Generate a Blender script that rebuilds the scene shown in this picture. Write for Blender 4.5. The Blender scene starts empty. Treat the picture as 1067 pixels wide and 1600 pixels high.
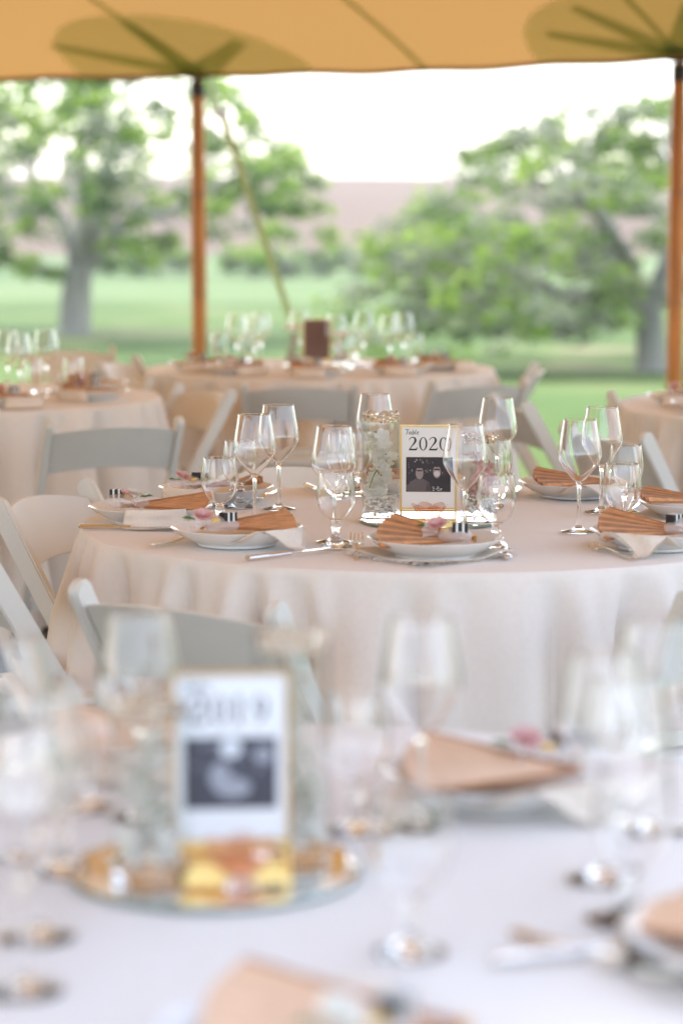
import bpy, bmesh, math, random
import numpy as np
from mathutils import Vector, Matrix, noise
R = math.radians
PI = math.pi
random.seed(7)
rng = np.random.default_rng(7)
SC = bpy.context.scene
COL = SC.collection

# ------------------------------------------------------------------ camera, sky, sun, exposure
CAM = Vector((0, 0, 1.417)); FPX = 3779.0; TILT = math.atan(460 / FPX)
cd = bpy.data.cameras.new('camera'); cam = bpy.data.objects.new('camera', cd); COL.objects.link(cam)
cam.location = CAM; cam.rotation_euler = (PI / 2 - TILT, 0, 0)
cd.sensor_fit = 'HORIZONTAL'; cd.sensor_width = 24; cd.lens = 85
cd.clip_start = .05; cd.clip_end = 5000
cd.dof.use_dof = True; cd.dof.focus_distance = 5.25; cd.dof.aperture_fstop = 2.45
SC.camera = cam
SUN_EL, SUN_AZ = 55, 20           # degrees; azimuth measured from +Y towards -X
w = bpy.data.worlds.new("World"); SC.world = w; w.use_nodes = True
nt = w.node_tree; nt.nodes.clear()
sky = nt.nodes.new('ShaderNodeTexSky'); sky.sky_type = 'NISHITA'; sky.sun_disc = False
sky.sun_elevation = R(SUN_EL); sky.sun_rotation = R(-SUN_AZ); sky.air_density = 1.0; sky.dust_density = 1.5; sky.ozone_density = 1.0
hs = nt.nodes.new('ShaderNodeHueSaturation'); hs.inputs['Saturation'].default_value = .62
bg = nt.nodes.new('ShaderNodeBackground'); bg.inputs[1].default_value = .15
wo = nt.nodes.new('ShaderNodeOutputWorld')
nt.links.new(sky.outputs[0], hs.inputs['Color']); nt.links.new(hs.outputs[0], bg.inputs[0]); nt.links.new(bg.outputs[0], wo.inputs[0])
sl = bpy.data.lights.new('sun', 'SUN'); sl.energy = 1.5; sl.angle = R(10); sl.color = (1, .95, .87)
so = bpy.data.objects.new('sun', sl); COL.objects.link(so)
sd = Vector((-math.sin(R(SUN_AZ)) * math.cos(R(SUN_EL)), math.cos(R(SUN_AZ)) * math.cos(R(SUN_EL)), math.sin(R(SUN_EL))))
so.rotation_euler = sd.to_track_quat('Z', 'Y').to_euler()
SC.view_settings.view_transform = 'Standard'; SC.view_settings.look = 'None'
SC.view_settings.exposure = 2.1; SC.view_settings.gamma = 1
SC.cycles.use_denoising = True
SC.cycles.max_bounces = 16; SC.cycles.transmission_bounces = 14; SC.cycles.transparent_max_bounces = 24
SC.cycles.diffuse_bounces = 4; SC.cycles.glossy_bounces = 4; SC.cycles.sample_clamp_indirect = 6
SC.cycles.blur_glossy = 1.0

def ray(px, py):
    return Vector(((px - 533.5) / FPX, math.cos(TILT) + (800 - py) / FPX * math.sin(TILT), -math.sin(TILT) + (800 - py) / FPX * math.cos(TILT)))
def at(px, py, z):                 # point of the place at height z seen in that direction
    d = ray(px, py); return CAM + d * ((z - CAM.z) / d.z)
def atd(px, dist, z):              # point at ground distance dist (along Y) in column px
    return Vector(((px - 533.5) / FPX * dist * 1.0, dist, z))

# ------------------------------------------------------------------ materials
MATS = {}
def mat(name, col=(.8, .8, .8), rough=.6, metal=0, noise_scale=None, noise_amt=.15, bump=0, bump_scale=None, trans=0, ior=1.45, spec=.5, sheen=0, stretch=None, sss=0):
    m = bpy.data.materials.new(name); m.use_nodes = True; t = m.node_tree
    b = t.nodes['Principled BSDF']
    b.inputs['Base Color'].default_value = (*col, 1); b.inputs['Roughness'].default_value = rough
    b.inputs['Metallic'].default_value = metal; b.inputs['Transmission Weight'].default_value = trans
    b.inputs['IOR'].default_value = ior; b.inputs['Specular IOR Level'].default_value = spec
    if sheen: b.inputs['Sheen Weight'].default_value = sheen
    if noise_scale or bump:
        tc = t.nodes.new('ShaderNodeTexCoord'); mp = t.nodes.new('ShaderNodeMapping')
        t.links.new(tc.outputs['Object'], mp.inputs[0])
        if stretch: mp.inputs['Scale'].default_value = stretch
    if noise_scale:
        n = t.nodes.new('ShaderNodeTexNoise'); n.inputs['Scale'].default_value = noise_scale; n.inputs['Detail'].default_value = 6
        t.links.new(mp.outputs[0], n.inputs['Vector'])
        r = t.nodes.new('ShaderNodeValToRGB'); e = r.color_ramp.elements
        e[0].position = .3; e[1].position = .7
        e[0].color = (*[c * (1 - noise_amt) for c in col], 1); e[1].color = (*[min(1, c * (1 + noise_amt)) for c in col], 1)
        t.links.new(n.outputs[0], r.inputs[0]); t.links.new(r.outputs[0], b.inputs['Base Color'])
    if bump:
        n2 = t.nodes.new('ShaderNodeTexNoise'); n2.inputs['Scale'].default_value = bump_scale or 20; n2.inputs['Detail'].default_value = 5
        t.links.new(mp.outputs[0], n2.inputs['Vector'])
        bp = t.nodes.new('ShaderNodeBump'); bp.inputs['Strength'].default_value = bump; bp.inputs['Distance'].default_value = .01
        t.links.new(n2.outputs[0], bp.inputs['Height']); t.links.new(bp.outputs[0], b.inputs['Normal'])
    MATS[name] = m; return m
def translucent(m, amt, col):      # lets daylight through a thin sheet
    t = m.node_tree; b = t.nodes['Principled BSDF']; o = t.nodes['Material Output']
    tr = t.nodes.new('ShaderNodeBsdfTranslucent'); tr.inputs[0].default_value = (*col, 1)
    mx = t.nodes.new('ShaderNodeMixShader'); mx.inputs[0].default_value = amt
    t.links.new(b.outputs[0], mx.inputs[1]); t.links.new(tr.outputs[0], mx.inputs[2]); t.links.new(mx.outputs[0], o.inputs[0]); return m
LINEN_WARMED = mat('canopy_warmed_linen', (.80, .72, .645), .85, bump=.35, bump_scale=5, noise_scale=90, noise_amt=.02, sheen=.2)  # same linen as the nearest cloth, canopy's warm light put into the colour
LINEN = mat('white_linen', (.78, .735, .69), .85, bump=.35, bump_scale=5, noise_scale=90, noise_amt=.02, sheen=.2)
NAPKIN = mat('blush_cotton', (.76, .66, .56), .9, bump=.06, bump_scale=160, noise_scale=200, noise_amt=.04)
PAINT = mat('white_chair_paint', (.73, .69, .62), .42, noise_scale=6, noise_amt=.04, bump=.06, bump_scale=40)
PORC = mat('porcelain', (.80, .79, .77), .12)
BOLT = mat('bolt_steel', (.32, .31, .30), .35, 1)
STEEL = mat('polished_steel', (.78, .76, .74), .14, 1, bump=.02, bump_scale=60)
GOLD = mat('brushed_gold', (.78, .53, .20), .28, 1)
GLASS = mat('clear_glass', (1, 1, 1), .0, trans=1, ior=1.5)
PINKGLASS = mat('pink_glass', (1, .88, .85), .02, trans=1, ior=1.5)
THIN = bpy.data.materials.new('thin_clear_glass'); THIN.use_nodes = True; _t = THIN.node_tree; _t.nodes.clear()
_tr = _t.nodes.new('ShaderNodeBsdfTransparent'); _tr.inputs[0].default_value = (.985, .99, .985, 1); _gl = _t.nodes.new('ShaderNodeBsdfGlossy'); _gl.inputs['Roughness'].default_value = .01
_fr = _t.nodes.new('ShaderNodeLayerWeight'); _fr.inputs[0].default_value = .5; _pw = _t.nodes.new('ShaderNodeMath'); _pw.operation = 'POWER'; _pw.inputs[1].default_value = 4.5; _mm = _t.nodes.new('ShaderNodeMath'); _mm.operation = 'MULTIPLY_ADD'; _mm.inputs[1].default_value = .7; _mm.inputs[2].default_value = .045; _mm.use_clamp = True; _t.links.new(_fr.outputs['Facing'], _pw.inputs[0])
_mx = _t.nodes.new('ShaderNodeMixShader'); _oo = _t.nodes.new('ShaderNodeOutputMaterial')
_t.links.new(_pw.outputs[0], _mm.inputs[0]); _t.links.new(_mm.outputs[0], _mx.inputs[0]); _t.links.new(_tr.outputs[0], _mx.inputs[1]); _t.links.new(_gl.outputs[0], _mx.inputs[2]); _t.links.new(_mx.outputs[0], _oo.inputs[0])
PINKTHIN = THIN.copy(); PINKTHIN.name = 'thin_pink_glass'
for _n in PINKTHIN.node_tree.nodes:
    if _n.type == 'BSDF_TRANSPARENT': _n.inputs[0].default_value = (.93, .74, .66, 1)
WATER = mat('water', (.99, 1, .99), .0, trans=1, ior=1.33)
BEAD = mat('clear_bead', (1, .96, .9), .02, trans=1, ior=1.38)
MIRROR = mat('mirror_silver', (.86, .87, .87), .015, 1)
MIREDGE = mat('mirror_edge', (.18, .26, .22), .1)
PALM = mat('fan_paper', (.62, .29, .12), .7, noise_scale=30, noise_amt=.2, stretch=(1, 6, 1))
PALM_OVERLIT = mat('overlit_fan_paper', (.74, .50, .34), .7, noise_scale=30, noise_amt=.1, stretch=(1, 6, 1))  # same fan paper, brighter light on the nearest table put into the colour
PALM2 = mat('fan_guard_wood', (.38, .17, .07), .5, noise_scale=30, noise_amt=.25, stretch=(1, 6, 1))
PEBBLE = mat('pale_pebble', (.84, .80, .73), .5, noise_scale=60, noise_amt=.2)
PETAL = translucent(mat('ivory_petal', (.88, .86, .80), .6), .3, (.9, .88, .78))
PINKPETAL = translucent(mat('pink_petal', (.80, .52, .50), .6, noise_scale=50, noise_amt=.2), .3, (.85, .5, .48))
STEMG = mat('stem_green', (.10, .22, .05), .5)
BLACK = mat('black_card', (.02, .018, .018), .35)
WHITEC = mat('white_card', (.82, .81, .78), .6)
GOLDC = mat('gold_foil', (.72, .48, .12), .35, .4)
BEIGEC = mat('beige_cloth', (.62, .50, .36), .9)
INK = mat('black_ink', (.015, .013, .015), .5)
CARD = mat('cream_card', (.82, .77, .70), .7)
CARDW = mat('white_print_card', (.84, .84, .85), .7)
POLE = mat('varnished_pole', (.55, .19, .035), .35, noise_scale=5, noise_amt=.35, stretch=(6, 6, .5), bump=.1, bump_scale=10)
IRON = mat('dark_iron', (.05, .035, .025), .5)
STRAP = mat('tan_webbing', (.68, .60, .42), .8, noise_scale=80, noise_amt=.1)
ROPE = mat('white_rope', (.75, .75, .73), .7)
BARK = mat('grey_bark', (.33, .30, .27), .9, noise_scale=2.2, noise_amt=.4, stretch=(1, 1, .3), bump=.8, bump_scale=9)
ORG = mat('organza', (.85, .78, .76), .6)
def organza():
    t = ORG.node_tree; b = t.nodes['Principled BSDF']; o = t.nodes['Material Output']
    tr = t.nodes.new('ShaderNodeBsdfTransparent'); mx = t.nodes.new('ShaderNodeMixShader'); mx.inputs[0].default_value = .68
    t.links.new(b.outputs[0], mx.inputs[1]); t.links.new(tr.outputs[0], mx.inputs[2]); t.links.new(mx.outputs[0], o.inputs[0])
organza()
def mottled(name, stops, scale, detail=6, rough=.8, bump=0, coord='Object', stretch=None):
    m = bpy.data.materials.new(name); m.use_nodes = True; t = m.node_tree; b = t.nodes['Principled BSDF']; b.inputs['Roughness'].default_value = rough
    b.inputs['Specular IOR Level'].default_value = .2
    tc = t.nodes.new('ShaderNodeTexCoord'); mp = t.nodes.new('ShaderNodeMapping')
    if stretch: mp.inputs['Scale'].default_value = stretch
    n = t.nodes.new('ShaderNodeTexNoise'); n.inputs['Scale'].default_value = scale; n.inputs['Detail'].default_value = detail
    r = t.nodes.new('ShaderNodeValToRGB'); r.color_ramp.elements.remove(r.color_ramp.elements[1])
    r.color_ramp.elements[0].position = stops[0][0]; r.color_ramp.elements[0].color = (*stops[0][1], 1)
    for p, c in stops[1:]:
        e = r.color_ramp.elements.new(p); e.color = (*c, 1)
    t.links.new(tc.outputs[coord], mp.inputs[0]); t.links.new(mp.outputs[0], n.inputs['Vector']); t.links.new(n.outputs[0], r.inputs[0]); t.links.new(r.outputs[0], b.inputs['Base Color'])
    if bump:
        n2 = t.nodes.new('ShaderNodeTexNoise'); n2.inputs['Scale'].default_value = scale * 12; t.links.new(mp.outputs[0], n2.inputs['Vector'])
        bp = t.nodes.new('ShaderNodeBump'); bp.inputs['Strength'].default_value = bump; bp.inputs['Distance'].default_value = .05
        t.links.new(n2.outputs[0], bp.inputs['Height']); t.links.new(bp.outputs[0], b.inputs['Normal'])
    return m
LAWN = mottled('lawn_grass', [(.30, (.028, .068, .006)), (.44, (.052, .105, .010)), (.58, (.080, .135, .018)), (.68, (.16, .15, .07))], .22, 9, .9, .5)
SHADE_GRASS = mottled('tent_shade_grass', [(.3, (.05, .045, .035)), (.5, (.085, .075, .055)), (.7, (.12, .11, .08))], 1.4, 9, .9, .5)  # grass under the tent, its shade put into a darker, duller colour
FIELD = mottled('field_grass', [(.3, (.05, .11, .02)), (.5, (.09, .155, .04)), (.7, (.15, .18, .08))], .035, 8, .9, stretch=(.4, 2, 1))
HILLM = mottled('dry_hillside', [(.3, (.10, .056, .040)), (.5, (.13, .080, .056)), (.7, (.13, .11, .06))], .012, 8, .95)
LEAFA = [translucent(mottled('leaf_green_%s' % k, [(.3, a), (.7, b)], 1.5), .4, c) for k, a, b, c in
         (('fresh', (.16, .26, .03), (.24, .36, .06), (.38, .55, .08)), ('deep', (.06, .13, .02), (.10, .18, .04), (.18, .32, .06)), ('grey', (.24, .26, .19), (.32, .32, .26), (.34, .38, .26)))]
CANOPY = translucent(mat('yellow_sailcloth', (.42, .25, .12), .7, noise_scale=1.2, noise_amt=.04, bump=.5, bump_scale=2.2), .25, (.58, .29, .10))
PATCH = translucent(mat('olive_reinforced_cloth', (.36, .31, .19), .7), .86, (.78, .86, .68))
SEAM = translucent(mat('green_webbing', (.28, .32, .20), .7), .75, (.60, .68, .42))
FRAMEBACK = mat('brown_backing', (.22, .13, .11), .6)

# ------------------------------------------------------------------ mesh helpers
def link(name, me, m, parent=None, smooth=False, kind=None, angle=None):
    if isinstance(me, bmesh.types.BMesh):
        b = me; me = bpy.data.meshes.new(name); bmesh.ops.recalc_face_normals(b, faces=b.faces); b.to_mesh(me); b.free()
    if smooth:
        me.shade_smooth(); me.set_sharp_from_angle(angle=R(38))
    if m is not None and not me.materials:
        for x in (m if isinstance(m, (list, tuple)) else [m]): me.materials.append(x)
    o = bpy.data.objects.new(name, me); COL.objects.link(o); o.parent = parent
    if kind: o['kind'] = kind
    return o
def tag(o, label, cat, group=None, kind=None):
    o['label'] = label; o['category'] = cat
    if group: o['group'] = group
    if kind: o['kind'] = kind
    return o
def thing(name, label, cat, loc=(0, 0, 0), rz=0, group=None):
    o = bpy.data.objects.new(name, None); COL.objects.link(o); o.location = loc; o.rotation_euler = (0, 0, rz); o.empty_display_size = .05
    return tag(o, label, cat, group)
def copy_tree(o, parent=None):
    c = o.copy(); COL.objects.link(c); c.parent = parent
    for ch in list(o.children): copy_tree(ch, c)
    return c
class Proto:                       # the first placement uses the built thing itself, the others copies of it
    def __init__(s, build): s.build, s.root, s.used = build, None, False
    def place(s, loc, rz, label, group=None, scale=1):
        if s.root is None: s.root = s.build(); o = s.root
        else: o = copy_tree(s.root)
        o.location = loc; o.rotation_euler = (0, 0, rz); o.scale = (scale,) * 3; o['label'] = label
        if group: o['group'] = group
        return o
def bx(b, c, s, mtx=None, bev=0):
    r = bmesh.ops.create_cube(b, size=1, matrix=Matrix.Translation(c) @ (mtx.to_4x4() if mtx else Matrix()) @ Matrix.Diagonal((*s, 1)))
    if bev:
        es = list({e for v in r['verts'] for e in v.link_edges})
        bmesh.ops.bevel(b, geom=es, offset=bev, segments=2, affect='EDGES', profile=.6)
def lathe(b, prof, n=32, cx=0, cy=0, cz=0, wob=None):
    rings = []
    for r_, z in prof:
        if r_ < 1e-6: rings.append([b.verts.new((cx, cy, cz + z))])
        else: rings.append([b.verts.new((cx + r_ * math.cos(2 * PI * i / n), cy + r_ * math.sin(2 * PI * i / n), cz + z)) for i in range(n)])
    for a, c in zip(rings, rings[1:]):
        if len(a) == 1 and len(c) == 1: continue
        for i in range(n):
            j = (i + 1) % n
            if len(a) == 1: b.faces.new((a[0], c[i], c[j]))
            elif len(c) == 1: b.faces.new((a[i], a[j], c[0]))
            else: b.faces.new((a[i], a[j], c[j], c[i]))
def tube(b, pts, rad, n=8, cap=True):
    pts = [Vector(p) for p in pts]; rs = rad if isinstance(rad, (list, tuple)) else [rad] * len(pts)
    up = Vector((.3, .2, 1)); rings = []
    for i, p in enumerate(pts):
        d = (pts[min(i + 1, len(pts) - 1)] - pts[max(i - 1, 0)]).normalized()
        x = d.cross(up); x = x.normalized() if x.length > .05 else d.cross(Vector((1, 0, 0))).normalized()
        y = d.cross(x)
        rings.append([b.verts.new(p + (x * math.cos(2 * PI * k / n) + y * math.sin(2 * PI * k / n)) * rs[i]) for k in range(n)])
    for a, c in zip(rings, rings[1:]):
        for k in range(n): b.faces.new((a[k], a[(k + 1) % n], c[(k + 1) % n], c[k]))
    if cap: b.faces.new(rings[0]); b.faces.new(list(reversed(rings[-1])))
def spline(pts, n=6):
    P = [Vector(p) for p in pts]; out = []
    for i in range(len(P) - 1):
        p0, p1, p2, p3 = P[max(i - 1, 0)], P[i], P[i + 1], P[min(i + 2, len(P) - 1)]
        for k in range(n):
            t = k / n
            out.append(.5 * ((2 * p1) + (p2 - p0) * t + (2 * p0 - 5 * p1 + 4 * p2 - p3) * t * t + (3 * p1 - p0 - 3 * p2 + p3) * t ** 3))
    out.append(P[-1]); return out
def prism(b, outline, t, axis='y', mi=0):   # outline in (x, z) extruded along y, thickness t
    f = []
    for s in (-.5, .5): f.append([b.verts.new((x, s * t, z)) for x, z in outline])
    fs = [b.faces.new(f[0]), b.faces.new(list(reversed(f[1])))]
    n = len(outline)
    for i in range(n): fs.append(b.faces.new((f[0][i], f[0][(i + 1) % n], f[1][(i + 1) % n], f[1][i])))
    for q in fs: q.material_index = mi
def grid(name, nx, ny, fn, m, parent=None, thick=0, smooth=True, kind=None, closed=False):
    vs = [fn(i / nx, j / ny) for j in range(ny + 1) for i in range(nx + 1)]
    fs = [(j * (nx + 1) + i, j * (nx + 1) + i + 1, (j + 1) * (nx + 1) + i + 1, (j + 1) * (nx + 1) + i) for j in range(ny) for i in range(nx)]
    me = bpy.data.meshes.new(name); me.from_pydata([tuple(v) for v in vs], [], fs); me.update()
    o = link(name, me, m, parent, smooth, kind)
    if thick:
        md = o.modifiers.new('thick', 'SOLIDIFY'); md.thickness = thick; md.offset = -1
    return o

# ------------------------------------------------------------------ ground, fields, hills
def smooth(a, b_, x):
    t = min(1, max(0, (x - a) / (b_ - a))); return t * t * (3 - 2 * t)
def gz(x, y):
    z = -1.42 * smooth(15, 46, y) - .1 * smooth(60, 120, y) + .55 * smooth(110, 240, y)
    z += 7.3 * smooth(150, 320, y) + .45 * smooth(180, 320, y) * math.sin(x * .02 + 2.2) - 3 * smooth(330, 500, y)
    z -= .022 * (1 - smooth(3.3, 3.9, y)) * smooth(-3, 0, y)
    if y > 20: z += .12 * noise.noise(Vector((x * .05, y * .05, 0))) * smooth(20, 60, y)
    return z
def ground():
    ys = list(np.concatenate([np.linspace(-40, 14, 28), np.linspace(16, 120, 50), np.geomspace(125, 1500, 45)]))
    xs = sorted(list(np.concatenate([-np.geomspace(40, 1200, 14), np.linspace(-36, 36, 37), np.geomspace(40, 1200, 14)])))
    V = [(x, y, gz(x, y)) for y in ys for x in xs]; nx = len(xs)
    F = [(j * nx + i, j * nx + i + 1, (j + 1) * nx + i + 1, (j + 1) * nx + i) for j in range(len(ys) - 1) for i in range(nx - 1)]
    me = bpy.data.meshes.new('ground'); me.from_pydata(V, [], F); me.update()
    for k in (LAWN, FIELD, HILLM, SHADE_GRASS): me.materials.append(k)
    for p in me.polygons:
        y = p.center.y + 6 * noise.noise(Vector((p.center.x * .03, p.center.y * .02, 3))); p.material_index = 3 if (y < 13.8 and abs(p.center.x) < 9) else 0 if y < 85 else (1 if y < 165 else 2)
    o = link('ground', me, None, smooth=True, kind='structure')
ground()

# ------------------------------------------------------------------ trees and shrubs
def leaves(b_name, centres, per, spread, size, parent, name, ms, weights):
    cs = np.array([c[:3] for c in centres]); rad = np.array([c[3] for c in centres])
    out = []
    k = len(cs) * per
    idx = np.repeat(np.arange(len(cs)), per)
    d = rng.normal(size=(k, 3)); d /= np.linalg.norm(d, axis=1)[:, None]
    rr = rng.random(k) ** .5
    p = cs[idx] + d * (rr * rad[idx])[:, None] * np.array([1, 1, spread])
    a = rng.normal(size=(k, 3)); a[:, 2] *= .5; a /= np.linalg.norm(a, axis=1)[:, None]
    c = rng.normal(size=(k, 3)); c = np.cross(a, c); c /= np.linalg.norm(c, axis=1)[:, None]
    s = size * (.6 + .8 * rng.random(k))[:, None]
    q = np.stack([p - a * s, p + c * s * .5, p + a * s, p - c * s * .5], 1).reshape(-1, 3)
    me = bpy.data.meshes.new(name)
    me.vertices.add(len(q)); me.vertices.foreach_set('co', q.ravel())
    me.loops.add(4 * k); me.loops.foreach_set('vertex_index', np.arange(4 * k))
    me.polygons.add(k); me.polygons.foreach_set('loop_start', np.arange(0, 4 * k, 4)); me.polygons.foreach_set('loop_total', np.full(k, 4))
    for m in ms: me.materials.append(m)
    clm = rng.choice(len(ms), size=len(cs), p=weights)
    mi = np.where(rng.random(k) < .75, clm[idx], rng.choice(len(ms), size=k, p=weights))
    me.polygons.foreach_set('material_index', mi.astype(np.int32)); me.update(); me.validate()
    return link(name, me, None, parent)
def limb(b, pts, r0, r1):
    P = spline(pts, 5); n = len(P)
    P = [p + Vector((random.uniform(-1, 1), random.uniform(-1, 1), random.uniform(-1, 1))) * r0 * .12 for p in P]
    tube(b, P, [r0 + (r1 - r0) * i / (n - 1) for i in range(n)], 9)
    return P
def tree(name, label, loc, trunk_pts, r0, limbs, clumps, per, size, weights, group=None):
    t = thing(name, label, 'tree', loc, 0, group)
    b = bmesh.new(); P = spline(trunk_pts, 5); n = len(P)
    tube(b, P, [r0 * (1.55 - 1.0 * min(1, i / 3) * .55 - .25 * i / n) for i in range(n)], 14)
    link('trunk', b, BARK, t, True)
    tw = bmesh.new()
    for pts, ra, rb in limbs:
        b = bmesh.new(); P = limb(b, pts, ra, rb); link('branch', b, BARK, t, True)
        for q in range(7):
            s = P[random.randrange(len(P) // 3, len(P))]
            e = min(clumps, key=lambda c: (Vector(c[:3]) - s).length * random.uniform(.5, 1.5))
            e = Vector(e[:3]); mid = (s + e) / 2 + Vector((0, 0, .2))
            tube(tw, spline([s, mid, e], 3), [rb * .8, rb * .7, rb * .6, rb * .5, rb * .4, rb * .3, rb * .2], 5)
    link('twigs', tw, BARK, t, True, kind='stuff')
    leaves(name, clumps, per, .55, size, t, 'crown', LEAFA, weights)
    return t
# left monkeypod, trunk foot seen left of the pole
TL = Vector((-6.6, 60, -1.45))
cl = []
for k in range(620):
    a = random.uniform(0, 2 * PI); r_ = 6.5 * math.sqrt(random.random())
    x, y = r_ * math.cos(a), r_ * math.sin(a)
    dome = 7.6 - 4.3 * (r_ / 6.5) ** 2
    z = dome - random.random() ** 1.2 * 1.9
    if noise.noise(Vector((x * .45, y * .45, z * .8))) > .12: continue
    cl.append((x, y, z, random.uniform(.32, .65)))
for x, y, z in ((-1.5, -1, 2.3), (-1.9, -.5, 1.9), (-.6, -2, 1.75), (1.6, -1, 2.1), (1.2, -1.6, 1.9), (2.1, 0, 2.3), (-2.6, 0, 3.0), (4.8, -1, 3.0), (5.4, 0, 3.3), (3.2, -2, 3.3)):
    for q in range(3): cl.append((x + random.uniform(-.4, .4), y, z + random.uniform(-.3, .3), .4))
tree('monkeypod_tree', 'broad grey trunked tree on the lawn left of the left tent pole', TL,
     [(0, 0, -.2), (0, 0, .4), (.05, 0, 1.1), (.15, 0, 1.7)], .43,
     [([(.0, 0, 1.45), (-.8, -.3, 1.6), (-2.0, -.5, 2.0), (-3.6, -.6, 2.3), (-5, -.6, 3.3)], .22, .08),
      ([(.1, 0, 1.5), (-.2, .1, 2.6), (-.9, .3, 3.6), (-1.5, .2, 5.2)], .24, .06),
      ([(.2, 0, 1.6), (.6, -.3, 2.6), (.9, -.4, 3.9), (1.4, -.2, 5.6)], .22, .06),
      ([(.2, 0, 1.5), (1.2, .3, 2.7), (2.6, .3, 3.1), (4.4, .2, 4.1), (5.6, .1, 4.4)], .2, .05),
      ([(.1, 0, 1.7), (0, 1.2, 3), (-.5, 3, 4.4), (-.8, 4.4, 5.2)], .2, .05),
      ([(.1, 0, 1.7), (.4, -1.2, 3), (.5, -3, 4.3), (1.0, -4.4, 4.9)], .18, .05)], cl, 60, .10, [.5, .3, .2])
# right monkeypod: a low wide dome coming down towards the left
TR = Vector((5.75, 45, -1.45))
cr = []
for k in range(820):
    a = random.uniform(0, 2 * PI); r_ = 6.0 * math.sqrt(random.random()) ; x, y = r_ * math.cos(a), r_ * math.sin(a)
    top = 5.05 - 2.9 * (r_ / 5.5) ** 2.2
    dp = random.random() ** 1.5 * (1.1 if x > -1.5 else 1.7); z = top - dp
    if noise.noise(Vector((x * .5 + 9, y * .5, z * .9))) > (.11 if dp < .5 else .0): continue
    cr.append((x, y, z, random.uniform(.28, .55)))
for k in range(120):
    x = random.uniform(-4.9, -.6); y = random.uniform(-3, 2)
    cr.append((x, y, 1.3 + random.uniform(-.6, 1.4), random.uniform(.3, .5)))
tree('monkeypod_tree', 'low wide domed tree beside the right tent pole', TR,
     [(0, 0, -.2), (0, 0, .5), (-.05, 0, 1.1), (-.1, 0, 1.5)], .3,
     [([(-.05, 0, 1.15), (-.6, -.2, 1.5), (-1.6, -.3, 1.45), (-2.8, -.2, 1.9), (-4.3, 0, 2.1)], .2, .06),
      ([(-.1, 0, 1.3), (-.5, .1, 2.1), (-.9, .2, 2.9), (-2.0, .3, 3.9)], .2, .05),
      ([(0, 0, 1.3), (.3, -.2, 2.3), (.4, -.4, 3.3), (.2, -.4, 4.4)], .18, .05),
      ([(0, 0, 1.3), (1.2, 0, 1.9), (2.6, .1, 2.7), (4.2, .1, 3.3)], .18, .05),
      ([(-.1, 0, 1.4), (-.7, -1.2, 2.3), (-1.4, -2.6, 3.0), (-2.2, -4, 3.2)], .16, .04)], cr, 46, .09, [.30, .12, .58])
def shrub(px, Y, wd, ht, label):
    g = atd(px, Y, 0); g.z = gz(g.x, Y)
    t = thing('shrub', label, 'shrub', g, 0, 'shrubs on the far edge of the lawn')
    b = bmesh.new()
    for q in range(5): tube(b, [(0, 0, -.05), (random.uniform(-.3, .3) * wd, random.uniform(-.3, .3), ht * .7)], [.05, .02], 5)
    link('stem', b, BARK, t)
    cs = [(random.uniform(-.5, .5) * wd, random.uniform(-.6, .6), ht * random.uniform(.2, .85), .38 * ht) for q in range(16)]
    leaves('shrub', cs, 70, .9, .14, t, 'foliage', LEAFA, [.4, .35, .25])
for i, (px, Y, wd, ht, lb) in enumerate([(395, 120, 3.4, 1.5, 'rounded green shrub just right of the left pole in the distance'), (450, 118, 3.0, 1.35, 'green shrub behind the slanting tent strap'),
        (505, 122, 2.8, 1.5, 'green shrub right of the slanting strap below the hill'), (250, 120, 3.4, 1.4, 'low shrub between the left tree trunk and the left pole'), (560, 125, 3.2, 1.6, 'green shrub at the left rim of the domed tree'), (180, 126, 2.8, 1.2, 'distant shrub showing right of the left tree trunk')]):
    shrub(px, Y, wd, ht, lb)

# ------------------------------------------------------------------ tent
A = Vector((-.88, 15.0, 0)); U = Vector((.855, -.519, 0)); W = Vector((-.519, -.855, 0)); SP = 3.18; EZ = 2.3
UMIN, UMAX, VMAX = -9.5, 7.2, 12.8
def smin(a, b_, k=1.2):
    h = max(k - abs(a - b_), 0) / k; return min(a, b_) - h * h * k * .25
def canopy(u, v, off=0):
    a = max(0, smin(smin(v, UMAX - u), smin(u - UMIN, VMAX - v)))
    z = EZ + 2.4 * (1 - math.exp(-a / 6.3))
    z -= .018 * math.sin(PI * u / SP) ** 2 * math.exp(-v / .6)
    z -= .012 * math.sin(PI * u / SP * 4) ** 2 * math.exp(-v / .08)
    return A + U * u + W * (v + (-u * .46 if u < 0 else 0)) + Vector((0, 0, z + off))
tent = thing('sailcloth_tent', 'yellow sailcloth tent with olive pole patches overhead', 'tent')
grid('canopy', 170, 100, lambda s, t: canopy(UMIN + s * (UMAX - UMIN), (t ** 1.25) * VMAX), CANOPY, tent)
def hem_fn(s, t):
    u = UMIN + s * (UMAX - UMIN); p = canopy(u, .0); return p + Vector((0, 0, .006 - .035 * t)) - W * .004
grid('hem', 340, 1, hem_fn, CANOPY, tent, thick=.003)
def strip(fn, wd, m, name, off=-.006, n=30, taper=None, parent=tent):
    def f(s, t):
        u, v, du, dv = fn(t); ww = wd * (taper(t) if taper else 1)
        return canopy(u + du * (s - .5) * ww, max(0, v + dv * (s - .5) * ww), off)
    return grid(name, 1, n, f, m, parent)
for k in range(-2, 3):
    u0 = k * SP
    strip(lambda t, u0=u0: (u0, t * 6.5, 1, 0), .045, SEAM, 'seam')
    strip(lambda t, u0=u0: (u0 + SP / 2, t * 6.5, 1, 0), .045, SEAM, 'seam')
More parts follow.
